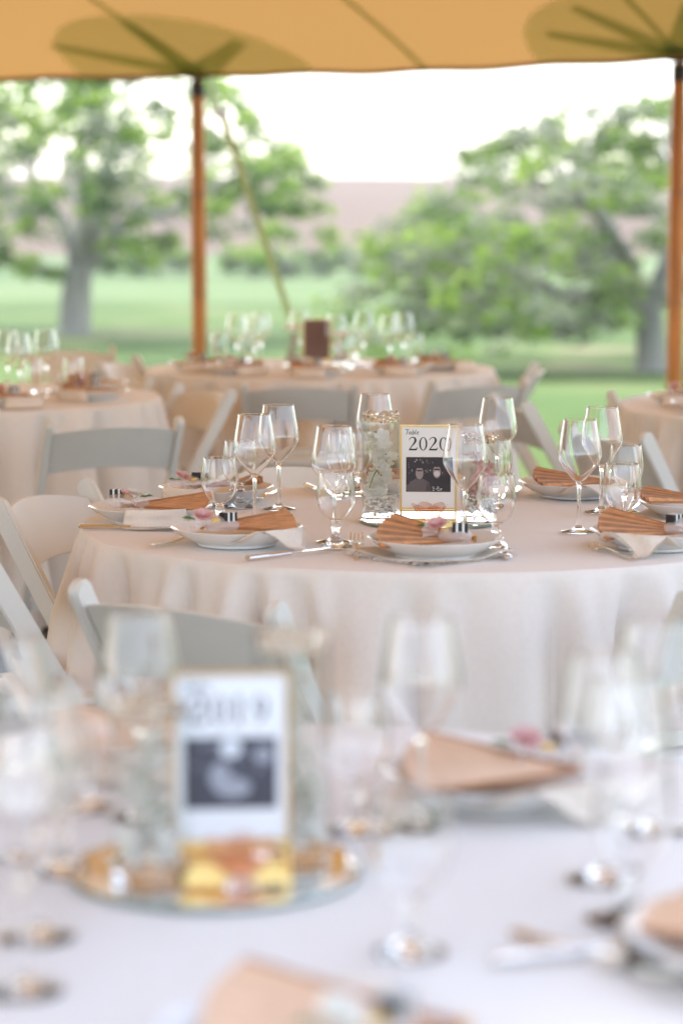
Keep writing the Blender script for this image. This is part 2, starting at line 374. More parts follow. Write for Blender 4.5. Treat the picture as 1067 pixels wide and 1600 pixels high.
for k in (0, 1, 2, -1):
    u0 = k * SP
    def fan_patch(s, t, u0=u0):
        a = PI * s; r_ = .82 * t
        if abs(s - .5) < .49: pass
        cx = r_ * math.cos(a); cx *= .80 if (cx < 0 and u0 == 0) else 1.04; return canopy(u0 + cx, max(0.0, r_ * math.sin(a)), -.003)
    grid('corner_patch', 40, 10, fan_patch, PATCH, tent)
    for ang in (28, 62, 118, 152) if k != 0 else (35, 90, 145):
        a = R(ang); strip(lambda t, a=a, u0=u0: (u0 + .72 * t * math.cos(a), .72 * t * math.sin(a), math.sin(a), -math.cos(a)), .19, SEAM, 'webbing', -.009, 12, lambda t: 1 - .55 * t)
    if k == 0: pass
POLES = []
def pole_at(k, label):
    p = A + U * (k * SP); p.z = gz(p.x, p.y); b = bmesh.new(); H = EZ - p.z + .005 - .05
    t = thing('tent_pole', label, 'tent pole', p, 0, 'varnished side poles of the tent')
    prof = [(0, 0), (.040, 0), (.042, .3), (.047, 1.1), (.046, 1.6), (.040, H - .08), (.036, H), (0, H)]
    lathe(b, prof, 20); link('shaft', b, POLE, t, True)
    b = bmesh.new(); lathe(b, [(.037, H - .10), (.0435, H - .10), (.0435, H - .01), (.037, H - .01)], 20); link('ferrule', b, IRON, t, True)
    b = bmesh.new(); lathe(b, [(0, H), (.075, H + .012), (.075, H + .02), (0, H + .03)], 20); link('cap_plate', b, IRON, t, True)
    for z in (.95, 1.55):
        b = bmesh.new(); lathe(b, [(.0468, z), (.049, z + .004), (.049, z + .012), (.0468, z + .016)], 20); link('band', b, PALM2, t, True)
    return t
pole_at(0, 'varnished orange wooden tent pole rising left of centre behind the far table')
pole_at(1, 'varnished orange wooden tent pole at the right edge of the view')
g = thing('guy_strap', 'tan webbing strap slanting from the left pole top down to the grass', 'guy strap', (0, 0, 0))
p0 = canopy(0, 0) + Vector((.06, .03, .0)); p1 = atd(508, 17.2, gz(0, 17.2)); pm = p0 + (p1 - p0) * .10
def flat_strap(a, c, wd, th):
    b = bmesh.new(); d = (c - a).normalized(); x = d.cross(Vector((0, 1, 0))).normalized(); y = d.cross(x)
    vs = [[b.verts.new(q + x * sx * wd / 2 + y * sy * th / 2) for sx, sy in ((-1, -1), (1, -1), (1, 1), (-1, 1))] for q in (a, c)]
    for i in range(4): b.faces.new((vs[0][i], vs[0][(i + 1) % 4], vs[1][(i + 1) % 4], vs[1][i]))
    b.faces.new(vs[0]); b.faces.new(list(reversed(vs[1]))); return b
link('rope', flat_strap(p0, pm, .022, .02), ROPE, g); link('strap', flat_strap(pm, p1, .045, .004), STRAP, g)
b = bmesh.new(); bx(b, pm, (.09, .03, .07), bev=.008); link('ratchet', b, ROPE, g)
b = bmesh.new(); tube(b, [p1 + Vector((0, 0, -.3)), p1 + Vector((.03, .05, .14))], .016, 8); link('stake', b, IRON, g)
b = bmesh.new(); tube(b, [canopy(0, 0) + Vector((.01, .02, -.04)), canopy(0, 0) + Vector((.10, .02, -.24)), ], .008, 6); link('tail', b, ROPE, g)

# ------------------------------------------------------------------ tables with cloths
TZ = .76
def cloth(name, c, rad, seed, label):
    rnd = random.Random(seed); N = 420
    # gathers: irregular angles and depths, each one a rounded fold that opens towards the floor
    folds = []; a = rnd.uniform(0, .2)
    while a < 2 * PI - .1:
        folds.append((a, rnd.uniform(.35, 1.0), rnd.uniform(.03, .065))); a += rnd.uniform(.14, .36)
    def fold(th):                  # rounded bulges with tight valleys between them
        s = 1.0
        for a0, am, wd in folds:
            d = (th - a0 + PI) % (2 * PI) - PI; s -= am * math.exp(-abs(d / wd) ** 1.5)
        return s + .12 * noise.noise(Vector((math.cos(th) * 3, math.sin(th) * 3, seed)))
    F = [fold(2 * PI * i / N) for i in range(N)]
    rows = []
    V = [(0, 0, TZ + .002)]
    prof = [('t', .12), ('t', .25), ('t', .35), ('t', .45), ('t', .53), ('t', .6), ('t', .66), ('t', .72), ('t', .78), ('t', .83), ('t', .88), ('t', .92), ('t', .95), ('t', .98)] + [('d', q) for q in (0, .006, .018, .04, .075, .12, .19, .27, .36, .46, .56, .66, .753)]
    for kind, q in prof:
        for i in range(N):
            th = 2 * PI * i / N; f = F[i]
            if kind == 't': r_ = rad * q; z = TZ + .0015 + .0016 * noise.noise(Vector((math.cos(th) * r_ * 5, math.sin(th) * r_ * 11, seed))) + .0012 * noise.noise(Vector((math.cos(th) * r_ * 30, math.sin(th) * r_ * 9, seed)))
            else:
                e = min(1, q / .75); z = TZ + .002 - q
                r_ = rad + .004 * math.sin(min(1, q / .01) * PI / 2) + (.13 * f - .095) * smooth(0, .24, q) + (.02 + .07 * f) * e
                r_ += .006 * noise.noise(Vector((th * 6, q * 5, seed))) + .026 * noise.noise(Vector((math.cos(th) * 14, math.sin(th) * 14, seed + q * .8))) * smooth(0, .05, q)
                th += .03 * e * noise.noise(Vector((th * 4, seed, 2)))
            V.append((math.cos(th) * r_, math.sin(th) * r_, z))
    Fc = [(0, 1 + i, 1 + (i + 1) % N) for i in range(N)]
    for k in range(len(prof) - 1):
        o0 = 1 + k * N; o1 = o0 + N
        Fc += [(o0 + i, o1 + i, o1 + (i + 1) % N, o0 + (i + 1) % N) for i in range(N)]
    me = bpy.data.meshes.new(name); me.from_pydata(V, [], Fc); me.update()
    o = link(name, me, LINEN if seed == 12 else LINEN_WARMED, None, True); o.location = (c[0], c[1], 0)
    return tag(o, label, 'tablecloth', 'floor length round tablecloths')
def table_build():
    t = thing('round_table', '', 'table')
    b = bmesh.new(); lathe(b, [(0, .735), (.735, .735), (.74, .74), (.74, .757), (0, .757)], 64); link('tabletop', b, PALM2, t)
    for s in range(4):
        b = bmesh.new(); a = PI / 4 + s * PI / 2; tube(b, [(.42 * math.cos(a), .42 * math.sin(a), .735), (.5 * math.cos(a), .5 * math.sin(a), 0)], .016, 8); link('leg', b, IRON, t)
    return t
T1 = Vector((.202, 5.2)); T0 = Vector((-.13, 2.45)); T2 = Vector((-.094, 10.6)); T3 = Vector((-1.43, 8.9)); T4 = Vector((1.745, 8.4))
table_p = Proto(table_build)
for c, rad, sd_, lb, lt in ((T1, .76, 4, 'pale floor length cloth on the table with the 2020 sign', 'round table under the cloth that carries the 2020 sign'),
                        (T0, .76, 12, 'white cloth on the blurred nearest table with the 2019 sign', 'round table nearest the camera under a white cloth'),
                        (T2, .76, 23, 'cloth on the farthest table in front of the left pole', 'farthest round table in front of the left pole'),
                        (T3, .76, 34, 'cloth tinted by canopy light on the table cut by the left edge of the view', 'round table cut by the left edge of the view'),
                        (T4, .76, 45, 'cloth tinted by canopy light on the table cut by the right edge below the right pole', 'round table at the right edge below the right pole')):
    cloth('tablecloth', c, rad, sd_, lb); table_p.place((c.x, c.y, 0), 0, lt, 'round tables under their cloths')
TOP = TZ + .0045

# ------------------------------------------------------------------ folding chair, faces +Y, origin on the floor under the seat
def chair_build():
    t = thing('folding_chair', '', 'chair', group='white folding chairs')
    HW = .215
    a0 = Vector((0, -.235, .765)); a1 = Vector((0, .20, .0))     # long post: back top to front foot
    b0 = Vector((0, .06, .455)); b1 = Vector((0, -.235, .0))    # rear leg
    def bar(x, p, q, wd, th, name, round_top=True):
        b = bmesh.new(); d = (q - p); L = d.length; n = d.normalized(); s = Vector((0, n.z, -n.y))
        if s.y < 0: s = -s
        out = []
        if round_top:
            for k in range(9):
                an = PI * k / 8; out.append(p + s * math.cos(an) * wd / 2 - n * math.sin(an) * wd / 2 * .9)
        else: out += [p + s * wd / 2, p - s * wd / 2]
        out += [q - s * wd / 2 * .8, q + s * wd / 2 * .8]
        fr = [[b.verts.new((x + sx * th / 2, v.y, v.z)) for v in out] for sx in (-1, 1)]
        b.faces.new(fr[0]); b.faces.new(list(reversed(fr[1]))); m = len(out)
        for i in range(m): b.faces.new((fr[0][i], fr[0][(i + 1) % m], fr[1][(i + 1) % m], fr[1][i]))
        bmesh.ops.recalc_face_normals(b, faces=b.faces)
        bmesh.ops.bevel(b, geom=[e for e in b.edges if abs(e.verts[0].co.x - e.verts[1].co.x) < 1e-5], offset=.004, segments=2, affect='EDGES')
        return link(name, b, PAINT, t, True)
    for sx in (-1, 1):
        bar(sx * HW, a0, a1, .047, .024, 'front_leg'); bar(sx * (HW - .027), b0, b1, .038, .022, 'rear_leg')
        for p in (a0 + (a1 - a0) * .43, a0 + (a1 - a0) * .60):
            b = bmesh.new(); 
            lathe(b, [(0, .003), (.004, .003), (.0045, .0015), (.006, .0015), (.0085, .004), (.0095, .002), (.0095, -.002), (0, -.002)], 14)
            bmesh.ops.rotate(b, verts=b.verts, matrix=Matrix.Rotation(sx * PI / 2, 3, 'Y')); bmesh.ops.translate(b, verts=b.verts, vec=(sx * (HW + .0125), p.y, p.z))
            link('bolt', b, BOLT, t, True)
    # curved back panel between the posts
    d = (a1 - a0).normalized()
    nx, nz = 20, 6
    V = []
    for side in (0, 1):
        for j in range(nz + 1):
            for i in range(nx + 1):
                s = -1 + 2 * i / nx; q = j / nz
                arch = .022 * (1 - s * s)
                along = .028 - arch + (.150 + arch * .0) * q + (0 if q < .99 else 0)
                along = (.028 - .024 * (1 - s * s)) * (1 - q) + (.182 - .024 * (1 - s * s)) * q
                bow = -.038 * (1 - s * s)
                p = a0 + d * along; V.append((s * (HW - .0125), p.y + bow + (.0 if side else -.014), p.z))
    n1 = (nx + 1) * (nz + 1); F = []
    for j in range(nz):
        for i in range(nx):
            k = j * (nx + 1) + i; F.append((k, k + 1, k + nx + 2, k + nx + 1)); F.append((n1 + k, n1 + k + nx + 1, n1 + k + nx + 2, n1 + k + 1))
    for i in range(nx):
        for j in (0, nz): k = j * (nx + 1) + i; F.append((k, k + 1, n1 + k + 1, n1 + k))
    for j in range(nz):
        for i in (0, nx): k = j * (nx + 1) + i; F.append((k, k + nx + 1, n1 + k + nx + 1, n1 + k))
    me = bpy.data.meshes.new('back_panel'); me.from_pydata(V, [], F)
    b = bmesh.new(); b.from_mesh(me); bmesh.ops.recalc_face_normals(b, faces=b.faces)
    bmesh.ops.bevel(b, geom=[e for e in b.edges if len(e.link_faces) == 2 and e.calc_face_angle(0) > 1.1], offset=.003, segments=2, affect='EDGES')
    link('back_panel', b, PAINT, t, True)
    b = bmesh.new(); bx(b, (0, .03, .445), (.375, .36, .022), bev=.006); link('seat_frame', b, PAINT, t)
    b = bmesh.new(); bx(b, (0, .03, .462), (.33, .32, .016), bev=.007); link('seat_pad', b, WHITEC, t)
    for p, n_ in ((a0 + (a1 - a0) * .82, 'stretcher'), (b0 + (b1 - b0) * .62, 'stretcher'), (a0 + (a1 - a0) * .36, 'lower_rail')):
        b = bmesh.new(); bx(b, p, (2 * HW - .03, .016, .03), bev=.004); link(n_, b, PAINT, t)
    return t
chair_p = Proto(chair_build)
def chair(x, y, fx, fy, label, dz=0):
    return chair_p.place((x - .0, y, gz(x, y) + dz), math.atan2(-fx, fy), label, 'white folding chairs')
def chair_back(x, y, fx, fy, label):       # x, y = middle of the back rail
    f = Vector((fx, fy)).normalized(); return chair(x + f.x * .235, y + f.y * .235, f.x, f.y, label)
chair_back(-.70, 5.66, .93, -.37, 'cream folding chair at the left edge with its curved back facing the 2020 table')
chair_back(-.765, 4.80, .93, .36, 'folding chair cut by the left edge showing bolts on its slanting post')
chair_back(-.283, 4.08, .57, .82, 'grey looking folding chair seen from behind at the front left of the 2020 table')
chair_back(.775, 4.18, -.5, .87, 'folding chair cut by the right edge in front of the 2020 table')
chair_back(-.15, 6.33, .3, -.95, 'folding chair behind the 2020 table between the wine glasses')
chair_back(1.06, 5.98, -.75, -.66, 'folding chair cut by the right edge behind the right place settings')
chair_back(-.72, 7.65, -.36, .93, 'grey folding chair seen from behind left of the wine glasses on the 2020 table')
chair_back(-.52, 9.15, -.86, -.5, 'warm lit folding chair just right of the left table under the left pole')
chair_back(-.165, 9.45, -.02, 1, 'folding chair seen square from behind at the middle of the farthest table')
chair_back(.545, 9.55, -.5, .87, 'folding chair seen from behind at the right end of the farthest table')
chair_back(.83, 10.45, -.97, .1, 'folding chair side on at the right of the farthest table')
chair_back(.60, 8.55, .95, .2, 'folding chair with crossed legs against the lawn between the tables')
chair_back(.80, 7.32, .88, .47, 'dark backed folding chair behind the right wine glasses on the 2020 table')
chair_back(1.17, 9.0, .55, -.8, 'folding chair whose post tip rises behind the right edge table')
chair_back(-.98, 9.9, -.4, -.9, 'dark folding chair back showing behind the left table plates')
chair_back(-1.02, 11.0, .9, -.3, 'folding chair at the left end of the farthest table')
chair_back(-1.35, 12.0, .2, -.95, 'most distant folding chair left of the farthest table')

# ------------------------------------------------------------------ glassware and plates
def glass_shell(prof_out, th, base_i):
    # prof_out from centre of foot bottom up to rim; inner wall follows back down to the bowl floor
    out = list(prof_out); inner = []
    for (r_, z) in reversed(out[base_i:]):
        inner.append((max(r_ - th, 0.0005), z))
    rr, rz = out[-1]; out[-1] = (rr, rz - th * .5)
    inner[0] = (rr - th, rz - th * .5); rb = max(th * .62, .0011); inner = [(rr - th * .5 + rb * math.cos(PI * k / 8), rz - th * .5 + rb * math.sin(PI * k / 8)) for k in range(0, 9)] + inner
    fl = out[base_i]
    return out + inner + [(0, fl[1] + th * 1.5)]
def refine(prof, n=3):
    P = spline([(r_, z, 0) for r_, z in prof], n); return [(max(p.x, 0), p.y) for p in P]
def wine_build():
    t = thing('wine_glass', '', 'wine glass', group='tall wine glasses')
    bowl = refine([(.0075, .104), (.020, .117), (.034, .135), (.043, .149), (.0465, .160), (.0455, .174), (.042, .195), (.0385, .215), (.035, .235)], 3)
    out = [(0, 0), (.0365, 0), (.0368, .0012), (.030, .0022), (.014, .006), (.0065, .013), (.0042, .028), (.0038, .06), (.0042, .09), (.0055, .099)]
    bi = len(out); out += bowl
    b = bmesh.new(); lathe(b, glass_shell(out, .0014, bi), 48); link('bowl_and_stem', b, GLASS, t, True)
    return t
def goblet_build():
    t = thing('water_goblet', '', 'goblet', group='short water goblets')
    bowl = refine([(.012, .0555), (.024, .064), (.034, .079), (.0385, .098), (.0385, .115), (.0365, .135), (.034, .152)], 3)
    out = [(0, 0), (.033, 0), (.0335, .002), (.026, .0055), (.012, .012), (.0078, .020), (.0072, .030), (.0095, .038), (.0105, .043), (.0085, .049)]
    bi = len(out); out += bowl
    b = bmesh.new(); lathe(b, glass_shell(out, .0018, bi), 44); link('bowl_and_stem', b, GLASS, t, True)
    return t
def plate_build():
    t = thing('plate', '', 'plate', group='white dinner plates')
    b = bmesh.new()
    lathe(b, [(0, .004), (.072, .004), (.074, 0), (.079, 0), (.081, .005), (.100, .013), (.118, .024), (.132, .034), (.1335, .0355), (.132, .0365), (.116, .0275), (.098, .0165), (.082, .0095), (.072, .0075), (0, .0075)], 72)
    link('dish', b, PORC, t, True); return t
wine_p, gob_p, plate_p = Proto(wine_build), Proto(goblet_build), Proto(plate_build)

# napkin folded over the rim towards direction +Y of its own frame; origin at the plate centre
def napkin_build():
    t = thing('napkin', '', 'napkin', group='folded cloth napkins')
    path = spline([(0, -.02, .010), (0, .05, .011), (0, .095, .0185), (0, .130, .0385), (0, .1365, .037), (0, .137, .028), (0, .133, .016), (0, .139, .0045), (0, .150, .0018)], 5)
    def f(s, u):
        p = path[min(len(path) - 1, int(round(u * (len(path) - 1))))]; x = (s - .5) * .115 * (1 + .25 * u)
        bend = -x * x * 3.4 * smooth(.15, .5, u) + .004 * math.sin(s * 11) * smooth(.6, .8, u)
        return (x, p.y + bend, p.z + .0005)
    grid('cloth', 24, len(path) - 1, f, NAPKIN, t, thick=.0011)
    b = bmesh.new()
    for k in range(60):
        s = k / 59; x = (s - .5) * .115 * 1.25; y = .150 - x * x * 3.4 + .004 * math.sin(s * 11); L = random.uniform(.008, .016); dx = random.uniform(-.004, .004)
        tube(b, [(x, y, .005), (x + dx * .5, y + L * .6, .003), (x + dx, y + L, .0015)], .00045, 3)
    link('fringe', b, NAPKIN, t, kind='stuff'); return t
def corner_napkin_build():         # laid across the plate, one corner hanging over the rim towards +Y
    t = thing('napkin', '', 'napkin', group='folded cloth napkins')
    path = spline([(0, -.10, .016), (0, -.03, .010), (0, .05, .011), (0, .095, .0185), (0, .130, .0385), (0, .1375, .037), (0, .141, .028), (0, .144, .016), (0, .152, .0045), (0, .175, .0018)], 5)
    L = len(path) - 1
    def wid(u): return .13 if u < .38 else .13 - .125 * ((u - .38) / .62) ** .8
    def f(s, u):
        p = path[min(L, int(round(u * L)))]; x = (s - .5) * 2 * wid(u) * .62
        k = smooth(.35, .6, u)
        return (x - .03 * k * u, p.y - x * x * 3.0 * k + .003 * math.sin(x * 90 + u * 5) * k, p.z + .0006 + .0012 * abs(math.sin(x * 70)) * k)
    grid('cloth', 24, L, f, NAPKIN, t, thick=.0011)
    b = bmesh.new()
    for sd in (0, 1):
        for k in range(40):
            u = .62 + .38 * k / 39; p = Vector(f(sd, u)); d = Vector(((1 if sd else -1) * .8, .6, -.25)) * random.uniform(.004, .009)
            d.z = max(d.z, .001 - p.z); tube(b, [p, p + d * .5, p + d], .00045, 3)
    link('fringe', b, NAPKIN, t, kind='stuff'); return t
corner_p = Proto(corner_napkin_build)
napkin_p = Proto(napkin_build)
def flat_napkin_build():           # folded square lying under the plate, its fringe showing
    t = thing('napkin', '', 'napkin', group='folded cloth napkins')
    def f(s, u):
        x, y = (s - .5) * .205, (u - .5) * .205; rr = math.hypot(x, y)
        return (x, y, .0012 + .010 * smooth(.085, .13, rr) + .0015 * math.sin(x * 60 + y * 35))
    grid('cloth', 20, 20, f, NAPKIN, t, thick=.0011)
    b = bmesh.new()
    for side in range(4):
        m = Matrix.Rotation(side * PI / 2, 3, 'Z')
        for k in range(44):
            x = -.1 + .2 * k / 43; h = .0012 + .010 * smooth(.085, .13, math.hypot(x, .1025)); L = random.uniform(.008, .017); dx = random.uniform(-.004, .004)
            tube(b, [m @ Vector(q) for q in ((x, .102, h), (x + dx * .5, .102 + L * .6, h * .6), (x + dx, .102 + L, h * .3 + .001))], .0005, 3)
    link('fringe', b, NAPKIN, t, kind='stuff'); return t
flat_napkin_p = Proto(flat_napkin_build)

def fan_build(ang=52, n=15, seed=1, L=.205, H=.005, alt=0, m1=None):
    def go():
        t = thing('hand_fan', '', 'fan', group='folding palm fans')
        n_ = n
        for k in range(n_):
            a0 = R(-ang / 2 + ang * k / n_); a1 = R(-ang / 2 + ang * (k + 1) / n_); am = (a0 + a1) / 2
            b = bmesh.new(); vs = []
            for r_ in (.03, L):
                for q, h in ((a0, .0), (am, H * r_ / L * (1 + .25 * math.sin(k * 2.3)) + .0010), (a1, .0)):
                    vs.append(b.verts.new((r_ * math.cos(q), r_ * math.sin(q), h + .0015)))
            vb = [b.verts.new((v.co.x, v.co.y, v.co.z - .0012)) for v in vs]
            for a, c in ((0, 1), (1, 2)):
                b.faces.new((vs[a], vs[c], vs[c + 3], vs[a + 3])); b.faces.new((vb[a], vb[a + 3], vb[c + 3], vb[c])); b.faces.new((vs[a + 3], vs[c + 3], vb[c + 3], vb[a + 3])); b.faces.new((vs[c], vs[a], vb[a], vb[c]))
            for a in (0, 2): b.faces.new((vs[a], vs[a + 3], vb[a + 3], vb[a]))
            link('blade', b, PALM2 if alt and k % alt == 0 else (m1 or PALM), t)
        for sgn in (-1, 1):
            b = bmesh.new(); bx(b, (L / 2, 0, .004), (L, .009, .003), bev=.001)
            bmesh.ops.rotate(b, verts=b.verts, matrix=Matrix.Rotation(sgn * R(ang / 2), 3, 'Z')); link('guard_stick', b, PALM2, t)
        b = bmesh.new(); lathe(b, [(0, .012), (.004, .011), (.004, -.001), (0, -.001)], 12); link('rivet', b, GOLD, t)
        return t
    return go
fan_p = Proto(fan_build(54, 15, L=.19, H=.0095, alt=3)); fan_q = Proto(fan_build(36, 18, L=.19))
fan_w = Proto(fan_build(58, 18, L=.21, H=.004, m1=PALM_OVERLIT))
def blossom_bm(b, c, r_, petals=5, rnd=random, tilt=None, frill=0):
    m = tilt or Matrix.Rotation(rnd.uniform(0, 1.2), 3, 'X') @ Matrix.Rotation(rnd.uniform(0, 6), 3, 'Z')
    for layer in range(1 + frill):
        for k in range(petals):
            a = 2 * PI * k / petals + layer * .5; sc = r_ * (1 - .25 * layer); up = .35 + .5 * layer
            pts = [(.08, 0, 0), (.45, -.33, .12 * up), (.85, -.36, .42 * up), (1, 0, .38 * up + .1), (.85, .36, .42 * up), (.45, .33, .12 * up)]
            mid = b.verts.new(Vector(c) + m @ (Matrix.Rotation(a, 3, 'Z') @ (Vector((.55, 0, .04)) * sc)))
            vs = [b.verts.new(Vector(c) + m @ (Matrix.Rotation(a, 3, 'Z') @ (Vector(p) * sc))) for p in pts]
            for i in range(6): b.faces.new((mid, vs[i], vs[(i + 1) % 6]))
def favor_build(var):
    def go():
        rnd = random.Random(var * 3 + 1)
        t = thing('favor_bag', '', 'favor bag', group='small organza favor bags with a blossom')
        b = bmesh.new(); bmesh.ops.create_icosphere(b, subdivisions=3, radius=1)
        for v in b.verts:
            n = noise.noise(v.co * 1.7 + Vector((var, 0, 0))); v.co *= (1 + .22 * n)
            v.co = Vector((v.co.x * .036, v.co.y * .024, max(v.co.z * .017, -.015)))
        bmesh.ops.translate(b, verts=b.verts, vec=(0, 0, .016)); link('pouch', b, ORG, t, True)
        def ruff(s, q):
            a = 2 * PI * s; r_ = .006 + .022 * q + .004 * math.sin(a * 7) * q; return (-.034 - .022 * q, r_ * math.cos(a), .017 + r_ * math.sin(a) * .6 + .004 * q)
        grid('ruffle', 42, 4, ruff, ORG, t)
        b = bmesh.new(); bx(b, (.014, -.006, .031), (.030, .021, .019), Matrix.Rotation(.4, 3, 'Z'), .001); link('black_box', b, BLACK, t)
        for q in (-.006, .006):
            b = bmesh.new(); bx(b, (.014 + q * math.cos(.4), -.006 + q * math.sin(.4), .0312), (.0042, .0222, .0204), Matrix.Rotation(.4, 3, 'Z')); link('paper_band', b, WHITEC, t)
        b = bmesh.new(); bx(b, (-.011, -.010, .024), (.018, .015, .011), Matrix.Rotation(-.3, 3, 'Z'), .003); link('gold_sweet', b, GOLDC, t)
        b = bmesh.new(); blossom_bm(b, (-.036, 0, .034), .021, 8, rnd, Matrix.Rotation(.5, 3, 'X'), 3); link('blossom', b, PINKPETAL if var != 2 else PETAL, t)
        b = bmesh.new(); blossom_bm(b, (-.02, .012, .036), .013, 5, rnd, Matrix.Rotation(-.4, 3, 'Y'), 1); link('blossom', b, PETAL if var != 2 else PINKPETAL, t)
        b = bmesh.new()
        for k in (-1, 1): 
            vs = [b.verts.new(p) for p in ((-.05, k * .004, .028), (-.066, k * .012, .034), (-.078, k * .01, .03), (-.064, k * .003, .031))]; b.faces.new(vs)
        link('leaf', b, STEMG, t)
        return t
    return go
fav = {k: Proto(favor_build(k)) for k in (1, 2, 3)}

def fork_build():
    t = thing('fork', '', 'fork', group='silver forks')
    b = bmesh.new()
    # handle, neck and four tines, tip at +Y, total .195
    pr = [(-.100, .0068, .004), (-.095, .0085, .004), (-.07, .0072, .003), (-.03, .0038, .003), (.01, .0030, .007), (.035, .0040, .009), (.045, .0098, .006), (.055, .0122, .003)]
    def ring(y, hw, z): return [b.verts.new(p) for p in ((-hw, y, z), (hw, y, z), (hw * .8, y, z + .0022), (-hw * .8, y, z + .0022))]
    rs = [ring(*p) for p in pr]
    for a, c in zip(rs, rs[1:]):
        for i in range(4): b.faces.new((a[i], a[(i + 1) % 4], c[(i + 1) % 4], c[i]))
    b.faces.new(rs[0]); b.faces.new(rs[-1])
    link('handle', b, STEEL, t, False)
    for k in range(4):
        x = -.0102 + k * .0068; b = bmesh.new()
        tube(b, [(x, .054, .004), (x, .07, .003), (x, .088, .005), (x * .95, .1, .010)], [.0021, .0017, .0015, .0007], 6); link('tine', b, STEEL, t, True)
    return t
def knife_build():
    t = thing('table_knife', '', 'knife', group='silver table knives')
    b = bmesh.new(); pr = [(-.115, .005, .002), (-.112, .0085, .005), (-.09, .0078, .0052), (-.04, .0065, .0048), (-.012, .0058, .0045), (-.004, .0072, .005)]
    tube_r = []
    rs = []
    for y, hw, th in pr: rs.append([b.verts.new((hw * math.cos(a), y, .006 + th * math.sin(a))) for a in [2 * PI * k / 10 for k in range(10)]])
    for a, c in zip(rs, rs[1:]):
        for i in range(10): b.faces.new((a[i], a[(i + 1) % 10], c[(i + 1) % 10], c[i]))
    b.faces.new(rs[0]); b.faces.new(rs[-1]); link('handle', b, STEEL, t, True)
    b = bmesh.new(); ou = [(-.004, 0), (.006, 0), (.009, .03), (.0095, .08), (.007, .105), (0, .117), (-.005, .11), (-.006, .05)]
    lo = [b.verts.new((x, y, .0055)) for x, y in ou]; hi = [b.verts.new((x, y, .0068)) for x, y in ou]
    b.faces.new(lo); b.faces.new(list(reversed(hi)))
    for i in range(8): b.faces.new((lo[i], lo[(i + 1) % 8], hi[(i + 1) % 8], hi[i]))
    link('blade', b, STEEL, t); return t
fork_p, knife_p = Proto(fork_build), Proto(knife_build)
def cutlery(p, pa, pb, label, group, scale=1):      # pa handle end, pb tip, as directions in the photograph onto the cloth
    a, c = at(*pa, TOP), at(*pb, TOP); d = (c - a); m = (a + c) / 2
    return p.place((m.x, m.y, TOP), math.atan2(-d.x, d.y), label, group, scale)
# two extra settings of glasses etc. share these
def wine(px, d, label, z=TOP): p = atd(px, d, z); return wine_p.place(p, random.uniform(0, 6), label)
def gob(px, d, label, z=TOP): p = atd(px, d, z); return gob_p.place(p, random.uniform(0, 6), label)

W1 = [(397, 5.16, 'wine glass just right of the leftmost goblet on the 2020 table'), (435, 5.42, 'wine glass directly behind and right of the leftmost wine glass on the 2020 table'),
      (522, 4.86, 'wine glass standing behind the goblet in front of the fork, left of the flower vase'), (586, 5.76, 'wine glass rising behind the tall flower vase'),
      (728, 4.90, 'wine glass covering the right edge of the 2020 sign'), (778, 5.64, 'wine glass behind the short vase right of the 2020 sign'),
      (907, 5.02, 'front wine glass of the pair at the right of the 2020 table'), (942, 5.36, 'rear wine glass of the pair at the right of the 2020 table')]
for px, d, lb in W1: wine(px, d, lb)
G1 = [(342, 5.06, 'leftmost water goblet on the 2020 table beside the favor with pink blossom'), (374, 5.45, 'water goblet half hidden behind the leftmost wine glass'),
      (525, 4.78, 'water goblet in front left of the flower vase near the upright fork'), (531, 5.64, 'water goblet seen through the wine glass left of the flower vase'),
      (557, 5.70, 'water goblet peeking out left of the tall flower vase'), (777, 4.73, 'water goblet right of the 2020 sign behind the front plate'),
      (775, 5.48, 'water goblet far back between the short vase and the rear wine glass'), (975, 4.93, 'front water goblet at the right of the 2020 table'), (980, 5.34, 'rear water goblet at the right of the 2020 table')]
for px, d, lb in G1: gob(px, d, lb)

# place settings: direction of the seat, plate, napkin direction, fan apex offset and direction, favor
def setting(c, ang, rad, names, fan=fan_p, fan_dir=None, nap_dir=None, favk=1, fav_off=(0, 0), fav_rot=0, fan_off=None, tilt=None, where='', flat=False):
    a = R(ang); x, y = c.x + rad * math.cos(a), c.y + rad * math.sin(a)
    plate_p.place((x, y, TOP), 0, 'white dinner plate ' + where)
    if flat == 'corner': corner_p.place((x, y, TOP + .0012), R(nap_dir - 90), 'napkin corner hanging over the plate ' + where)
    elif flat: flat_napkin_p.place((x + flat[0], y + flat[1], TOP), R(nap_dir), 'fringed napkin under the plate ' + where, None, flat[2])
    elif nap_dir is not None: napkin_p.place((x, y, TOP + .0012), R(nap_dir - 90), 'fringed blush napkin over the plate ' + where)
    if fan is not None:
        fd = R(fan_dir); ox, oy = fan_off or (-.085 * math.cos(fd), -.085 * math.sin(fd))
        f = fan.place((x + ox, y + oy, TOP + .031), fd, 'orange folding fan on the plate ' + where); f.rotation_euler = (tilt[0], tilt[1], fd) if tilt else (R(-3), R(-4), fd)
    if favk: fav[favk].place((x + fav_off[0], y + fav_off[1], TOP + .030), R(fav_rot), 'favor bag on the plate ' + where)
def setting_at(px, py, where, **k):
    p = at(px, py, TOP); c = Vector((p.x, p.y)); setting(c, 0, 0, None, where=where, **k)
setting_at(680, 867, 'nearest the camera at the 2020 table', fan_dir=170, fan_off=(.075, -.03), nap_dir=40, flat=(-.01, -.01, 1.12), favk=3, fav_off=(.035, -.045), fav_rot=-25, tilt=(R(-14), R(-4)))
setting_at(370, 850, 'at the front left of the 2020 table', fan=fan_q, fan_dir=10, fan_off=(-.07, .0), nap_dir=-48, flat='corner', favk=1, fav_off=(-.03, -.045), fav_rot=15, tilt=(R(14), R(-3)))
